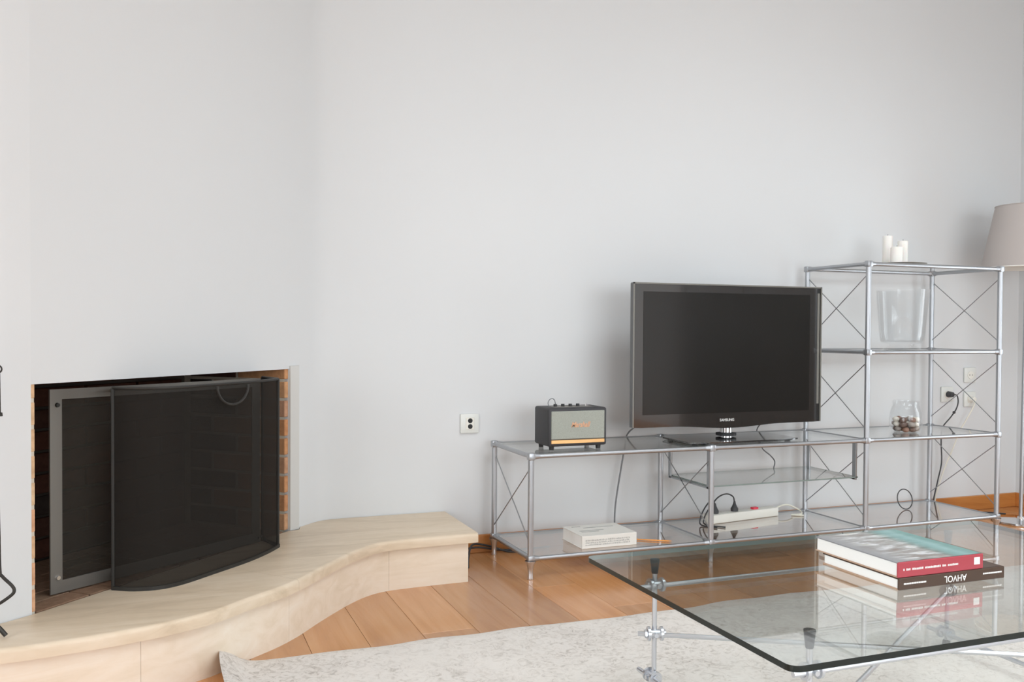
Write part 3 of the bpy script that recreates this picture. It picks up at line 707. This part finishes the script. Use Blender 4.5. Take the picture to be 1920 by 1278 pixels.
# ------------------------------------------------------------------ cords
def cord(name, label, pts, r, m, k_=8):
    return single(name, MB().tube(spline(pts, k_), r, 8), m, pts[-1], label, 'cord')
cord('cord', 'grey cord hanging from the television left side down to the bottom shelf', [(2.02, 3.50, .60), (2.015, 3.62, .56), (2.005, 3.728, .50), (1.99, 3.728, .44), (1.97, 3.726, .34), (1.948, 3.724, .22), (1.938, 3.722, .14), (1.935, 3.718, .06), (1.935, 3.712, .006)], .0038, M_gcord)
cord('cord', 'thin grey cord bending behind the television down to the hanging shelf', [(2.70, 3.50, .60), (2.70, 3.62, .56), (2.715, 3.725, .50), (2.725, 3.725, .45), (2.745, 3.722, .40), (2.775, 3.70, .368), (2.77, 3.66, .345), (2.735, 3.62, .3195)], .003, M_gcord)
# plugs and cords behind the tall bay
bp = thing('power_plug', 'black plug in the wall socket behind the tall shelf, cord falling to the bottom shelf', 'plug', (3.965, YB-.02, .62))
part('plug_body', MB().cyl((3.965, YB-.016, .640), (3.965, YB-.046, .640), .017, .014, 14), M_cord, bp)
part('cord', MB().tube(spline([(3.965, YB-.044, .640), (3.990, YB-.050, .636), (4.000, YB-.05, .60), (3.985, YB-.05, .56), (3.955, YB-.045, .52), (3.90, YB-.04, .46), (3.895, YB-.04, .38), (3.90, YB-.04, .28), (3.875, YB-.04, .18), (3.85, YB-.04, .09), (3.84, YB-.035, .004)], 7), .0034, 8), M_cord, bp)
part('strain_knot', MB().sphere((3.972, YB-.05, .545), .008, 8, 6), M_cord, bp)
wp = thing('power_plug', 'white plug and cord in the lower socket of the wall pair', 'plug', (4.128, YB-.02, .59))
part('plug_body', MB().cyl((4.128, YB-.016, .610), (4.128, YB-.040, .610), .017, .014, 14), M_white, wp)
part('cord', MB().tube(spline([(4.128, YB-.038, .606), (4.12, YB-.045, .58), (4.07, YB-.04, .50), (4.03, YB-.035, .44), (3.985, YB-.03, .34), (3.94, YB-.03, .26), (3.90, YB-.03, .17), (3.87, YB-.03, .08), (3.86, YB-.03, .004)], 7), .0036, 8), M_wcord, wp)
ring = [(3.475+.047*math.cos(a), 3.55+.012*math.sin(a), SHZ[0]+.051+.048*math.sin(a)) for a in [i*2*math.pi/32 for i in range(32)]]
single('cord', MB().tube(ring, .0026, 8, True), M_cord, (3.475, 3.55, SHZ[0]), 'round loop of dark cord standing up on the bottom shelf of the tall bay', 'cord')
cord('cord', 'black cord lying on the floor behind the shelving foot and hearth', [(1.165, 3.52, .004), (1.20, 3.62, .02), (1.25, 3.715, .048), (1.33, 3.735, .032), (1.42, 3.715, .004), (1.52, 3.67, .004)], .0045, M_cord)
cord('cord', 'second black cord crossing the floor by the low oak baseboard', [(1.16, 3.74, .012), (1.27, 3.735, .03), (1.38, 3.73, .012), (1.50, 3.735, .005), (1.62, 3.74, .005)], .0042, M_cord)

# ------------------------------------------------------------------ things on the tall bay
CX, CY = 3.355, 3.50
dz = SHZ[3]
single('candle_dish', MB().lathe([(0, 0), (.06, 0), (.105, .006), (.128, .018), (.130, .020), (.126, .020), (.10, .010), (.055, .006), (0, .006)], (3.365, 3.50, dz), 40), M_dish, (3.365, 3.50, dz), 'flat grey dish under the candles on the tall shelf', 'dish')
def candle(label, x_, y_, r, h):
    t = thing('candle', label, 'candle', (x_, y_, dz+.0062), 'white pillar candles')
    part('wax', MB().lathe([(0, 0), (r, 0), (r, h-.003), (r-.003, h), (r*.7, h-.002), (0, h-.004)], (x_, y_, dz+.0062), 24), M_candle, t)
    part('wick', MB().cyl((x_, y_, dz+.0062+h-.004), (x_+.001, y_, dz+.0062+h+.008), .0011, n=6), M_wick, t)
candle('tallest white pillar candle, at the back of the grey dish', 3.352, 3.56, .0235, .155)
candle('short thick white pillar candle in front of the tallest one', 3.310, 3.455, .029, .090)
candle('middle-height white pillar candle at the right of the dish', 3.405, 3.515, .024, .128)
# glass hurricane vase
vx, vy, vz = 3.345, 3.45, SHZ[2]
prof = [(0, 0), (.083, 0), (.088, .004), (.080, .012), (.055, .022), (.060, .030), (.090, .034), (.100, .045), (.106, .08), (.112, .16), (.121, .285), (.1225, .290), (.1195, .290), (.109, .16), (.103, .08), (.096, .048), (.085, .040), (0, .036)]
single('hurricane_vase', MB().lathe(prof, (vx, vy, vz), 48), M_vessel, (vx, vy, vz), 'clear flared glass hurricane vase on the middle shelf', 'vase')
# glass jar with pebbles
jx, jy, jz = 3.395, 3.47, SHZ[1]
prof = [(0, 0), (.055, 0), (.068, .006), (.076, .022), (.077, .06), (.073, .10), (.064, .122), (.060, .130), (.062, .150), (.065, .152), (.062, .154), (.058, .150), (.057, .130), (.061, .120), (.070, .098), (.074, .06), (.073, .024), (.064, .008), (.053, .004), (0, .004)]
single('glass_jar', MB().lathe(prof, (jx, jy, jz), 40), M_vessel, (jx, jy, jz), 'round clear glass jar half filled with pebbles', 'jar')
def pebble_mesh(sc, m):
    mb = MB().sphere((0, 0, 0), 1, 10, 7, sc)
    for q in mb.bm.verts: q.co *= 1+random.uniform(-.06, .06)
    me = mb.mesh('pebble', smooth=80); me.materials.append(m); return me
pebs = [pebble_mesh(s_, m_) for m_ in M_peb for s_ in ((.020, .017, .0135), (.0165, .015, .012))]
k_ = 0
for ly, (rad, cnt) in enumerate(((.044, 8), (.016, 3), (.0475, 8), (.018, 3), (.046, 6))):
    z_ = jz+.016+(0, 0, .024, .024, .045)[ly]
    for i in range(cnt):
        a = 2*math.pi*(i+.37*ly)/cnt+random.uniform(-.05, .05)
        o = bpy.data.objects.new('pebble', pebs[(k_*5+k_//4) % 8]); C.objects.link(o)
        o.location = (jx+rad*math.cos(a), jy+rad*math.sin(a), z_+random.uniform(-.002, .002)); o.rotation_euler = (random.uniform(-.3, .3), random.uniform(-.3, .3), random.uniform(0, 6)); k_ += 1
        tag(o, 'small white, grey or brown pebble inside the clear glass jar', 'pebble', 'pebbles in the glass jar')

# ------------------------------------------------------------------ floor lamp
lx, ly_ = 4.125, 3.43
fl_ = thing('floor_lamp', 'floor lamp with a tapered grey fabric shade at the right edge', 'lamp', (lx, ly_, 0))
part('base', MB().lathe([(0, 0), (.135, 0), (.138, .004), (.136, .012), (.12, .016), (.02, .020), (.016, .03), (0, .03)], (lx, ly_, 0), 40), M_chrome, fl_)
part('pole', MB().cyl((lx, ly_, .02), (lx+.012, ly_, 1.42), .0105, .0095, 14), M_steel, fl_)
sh_ = MB(); sh_.lathe([(.212, 1.305), (.148, 1.622)], (lx+.012, ly_, 0), 48)
sh = part('lamp_shade', sh_, M_shade, fl_)
part('lining', MB().lathe([(.2105, 1.306), (.1465, 1.621)], (lx+.012, ly_, 0), 48), M_shade_in, sh)
for z_, r_ in ((1.306, .2125), (1.621, .1485)):
    part('rim', MB().tube([(lx+.012+r_*math.cos(a), ly_+r_*math.sin(a), z_) for a in [i*2*math.pi/48 for i in range(48)]], .0028, 6, True), M_shade_in if z_ < 1.5 else M_shade, sh)
part('bulb_holder', MB().cyl((lx+.012, ly_, 1.42), (lx+.012, ly_, 1.47), .018, n=14), M_white, fl_)
part('bulb', MB().sphere((lx+.012, ly_, 1.50), .032, 14, 10, (1, 1, 1.15)), M_white, fl_)
spd = MB()
for a in (0, 2.094, 4.189): spd.cyl((lx+.012, ly_, 1.45), (lx+.012+.207*math.cos(a), ly_+.207*math.sin(a), 1.315), .002, n=6)
part('shade_carrier', spd, M_steel, fl_)
cord('cord', 'black lamp cord coiled on the floor by the lamp base', [(4.20, 3.56, .004), (4.10, 3.62, .005), (3.98, 3.60, .005), (3.96, 3.66, .005), (4.06, 3.69, .005), (4.16, 3.66, .005), (4.22, 3.60, .005)], .0042, M_cord)

# ------------------------------------------------------------------ rug
GX, GY = 150, 110
RX0, RX1, RY0, RY1 = .172, 3.35, .15, 2.715
rb = bmesh.new(); grid = []
def rug_pt(i, j, under):
    s_ = i/GX; t_ = j/GY
    y_ = RY0+(RY1-RY0)*t_; x_ = RX0+(RX1-RX0)*s_
    y_ += t_**6*(.016*x_+.006*math.sin(x_*7)+.004*math.sin(x_*17+1)); x_ += (1-s_)**8*(.007*math.sin(y_*9)-.035*(2.7-y_))
    d = (RX1-RX0)*s_
    lift = .060*math.exp(-(d/.038)**1.5)*max(0, 1-abs(y_-2.66)/.55)**.7
    z_ = .0125+lift+.0022*math.sin(x_*5+1)*math.sin(y_*4)+.0012*math.sin(x_*23+y_*17)
    x_ -= lift*.25
    if under: z_ = max(.0008, z_-.0115); x_ += lift*.12
    edge = min(i, GX-i, j, GY-j)
    if edge == 0 and not under: z_ -= .004
    return (x_, y_, z_)
for und in (0, 1): grid.append([[rb.verts.new(rug_pt(i, j, und)) for j in range(GY+1)] for i in range(GX+1)])
for und in (0, 1):
    g = grid[und]
    for i in range(GX):
        for j in range(GY):
            f = (g[i][j], g[i+1][j], g[i+1][j+1], g[i][j+1]); rb.faces.new(f if not und else f[::-1])
loopA = lambda g: [g[i][0] for i in range(GX)]+[g[GX][j] for j in range(GY)]+[g[i][GY] for i in range(GX, 0, -1)]+[g[0][j] for j in range(GY, 0, -1)]
A, B = loopA(grid[0]), loopA(grid[1])
for i in range(len(A)): rb.faces.new((A[i], A[(i+1) % len(A)], B[(i+1) % len(A)], B[i]))
mb = MB(); mb.bm.free(); mb.bm = rb
single('rug', mb, M_rug, (1.76, 1.43, 0), 'off-white rug with faint grey mottling and a curled corner', 'rug', smooth=60)

# ------------------------------------------------------------------ coffee table
TZ = .380
ct = thing('coffee_table', 'glass-topped coffee table on clamped steel rods', 'coffee table', (1.73, 1.80, .012))
def rrect(x0, x1, y0, y1, r, n=6):
    out = []
    for cx, cy, a0 in ((x1-r, y1-r, 0), (x0+r, y1-r, 90), (x0+r, y0+r, 180), (x1-r, y0+r, 270)):
        for i in range(n+1): a = math.radians(a0+90*i/n); out.append((cx+r*math.cos(a), cy+r*math.sin(a)))
    return out
gt = part('glass_top', MB().prism(rrect(1.040, 2.404, 1.317, 2.160, .022), TZ-.012, TZ), M_glass, ct, 'clear glass top with dark green edges', smooth=0)
gt.data.materials.append(M_gedge); gt.data.materials.append(M_sedge)
for f in gt.data.polygons:
    if abs(f.normal.z) < .5: f.material_index = 2 if f.normal.y > .5 else 1  # back edge in a paler colour: light seen through the glass painted in
LEGS = [(1.2214, 2.1146), (1.2296, 1.505), (2.243, 2.116), (2.243, 1.505)]
RZ = .0135
def clamp(mb, c, ax):
    """two-part flanged clamp on the leg with its axis along ax"""
    c = Vector(c); a = Vector(ax).normalized()
    for d in (-.017, .017):
        mb.cyl(c+a*(d-.0035), c+a*(d+.0035), .0185, n=14)
        mb.cyl(c+a*(d*1.45-.003), c+a*(d*1.45+.003), .0115, n=6)
    mb.cyl(c-a*.016, c+a*.016, .0115, n=12)
    o_ = Vector((-a.y, a.x, 0))
    mb.cyl(c+o_*.02+Vector((0, 0, .0)), c-o_*.02, .006, n=8)
for i, (x_, y_) in enumerate(LEGS):
    lg = part('leg', MB().cyl((x_, y_, RZ+.016), (x_, y_, TZ-.045), .0066, n=12), M_zinc, ct)
    part('rubber_cap', MB().lathe([(.0075, 0), (.0085, .002), (.0125, .036), (.0125, .038), (0, .038)], (x_, y_, TZ-.0505), 16), M_black, lg)
    part('rubber_foot', MB().lathe([(0, 0), (.013, 0), (.0105, .018), (.008, .020)], (x_, y_, RZ), 14), M_black, lg)
def rod(a, b, e0=.045, e1=.045, r=.0062):
    a = Vector(a); b = Vector(b); d = (b-a).normalized()
    part('rod', MB().cyl(a-d*e0, b+d*e1, r, n=10), M_zinc, ct)
zu, zm, zl = .300, .170, .055
# rails under the glass along both long sides
for y_, (i, j) in ((2.1146, (0, 2)), (1.505, (1, 3))):
    zz = zu if y_ > 2 else .286
    rod((LEGS[i][0], y_-.013, zz), (LEGS[j][0], y_-.013, zz), .05, .05)
    for q in (i, j): c_ = MB(); clamp(c_, (LEGS[q][0], y_-.006, zz), (1, 0, 0)); part('clamp', c_, M_zinc, ct)
# crossing diagonals
rod((LEGS[0][0], LEGS[0][1]-.013, zm), (LEGS[3][0], LEGS[3][1]+.013, zm), .05, .05)
rod((LEGS[2][0]-.012, LEGS[2][1]-.010, zm+.014), (LEGS[1][0]+.012, LEGS[1][1]+.010, zm-.020), .03, .05)
for q, dz_ in ((0, 0), (3, 0), (1, -.02), (2, .014)): c_ = MB(); clamp(c_, (LEGS[q][0], LEGS[q][1]-.004, zm+dz_), (1, -.3 if q in (0, 3) else .3, 0)); part('clamp', c_, M_zinc, ct)
# short-side rods near the floor
for i, j in ((0, 1), (2, 3)):
    rod((LEGS[i][0]-.013, LEGS[i][1], zl), (LEGS[j][0]-.013, LEGS[j][1], zl), .06, .06)
    for q in (i, j): c_ = MB(); clamp(c_, (LEGS[q][0]-.005, LEGS[q][1], zl), (0, 1, 0)); part('clamp', c_, M_zinc, ct)

# ------------------------------------------------------------------ books on the coffee table
b1 = book('book', 'brown-spined book lying under the red one on the glass table', 1.578, 1.905, 1.628, 1.885, TZ, TZ+.028, M_brown, M_brown, .0035, cov_b=M_tan)
text('lettering', 'AHVOL', .022, M_whitetext, b1, (1.748, 1.6255, TZ+.014), (math.radians(90), math.radians(180), 0), .0003, 0, .95, 0)
pr_ = MB()
for x0_, x1_, zz in ((1.592, 1.655, .0125), (1.835, 1.892, .0145)):
    x_ = x0_
    while x_ < x1_: w_ = random.uniform(.003, .008); pr_.box(x_, x_+w_, 1.6252, 1.6258, TZ+zz, TZ+zz+.0035); x_ += w_+.0012
part('spine_print', pr_, M_whitetext, b1)
b2 = book('book', 'red-spined photo book lying on top of the brown one', 1.577, 1.838, 1.630, 1.912, TZ+.0283, TZ+.064, M_cover, M_redcov, .003, cov_b=M_tan)
pr_ = MB(); x_ = 1.592
for n_letters in (1, 3, 8, 11, 3, 8):            # rows of small illegible capitals on the spine
    for _ in range(n_letters):
        w_ = random.uniform(.0022, .0036); pr_.box(x_, x_+w_, 1.6272, 1.6278, TZ+.0440, TZ+.0440+random.choice((.0042, .0048))); x_ += w_+.0014
    x_ += .0045
part('spine_print', pr_, M_whitetext, b2)
part('publisher_mark', MB().box(1.808, 1.826, 1.6272, 1.6278, TZ+.040, TZ+.057), M_whitetext, b2)
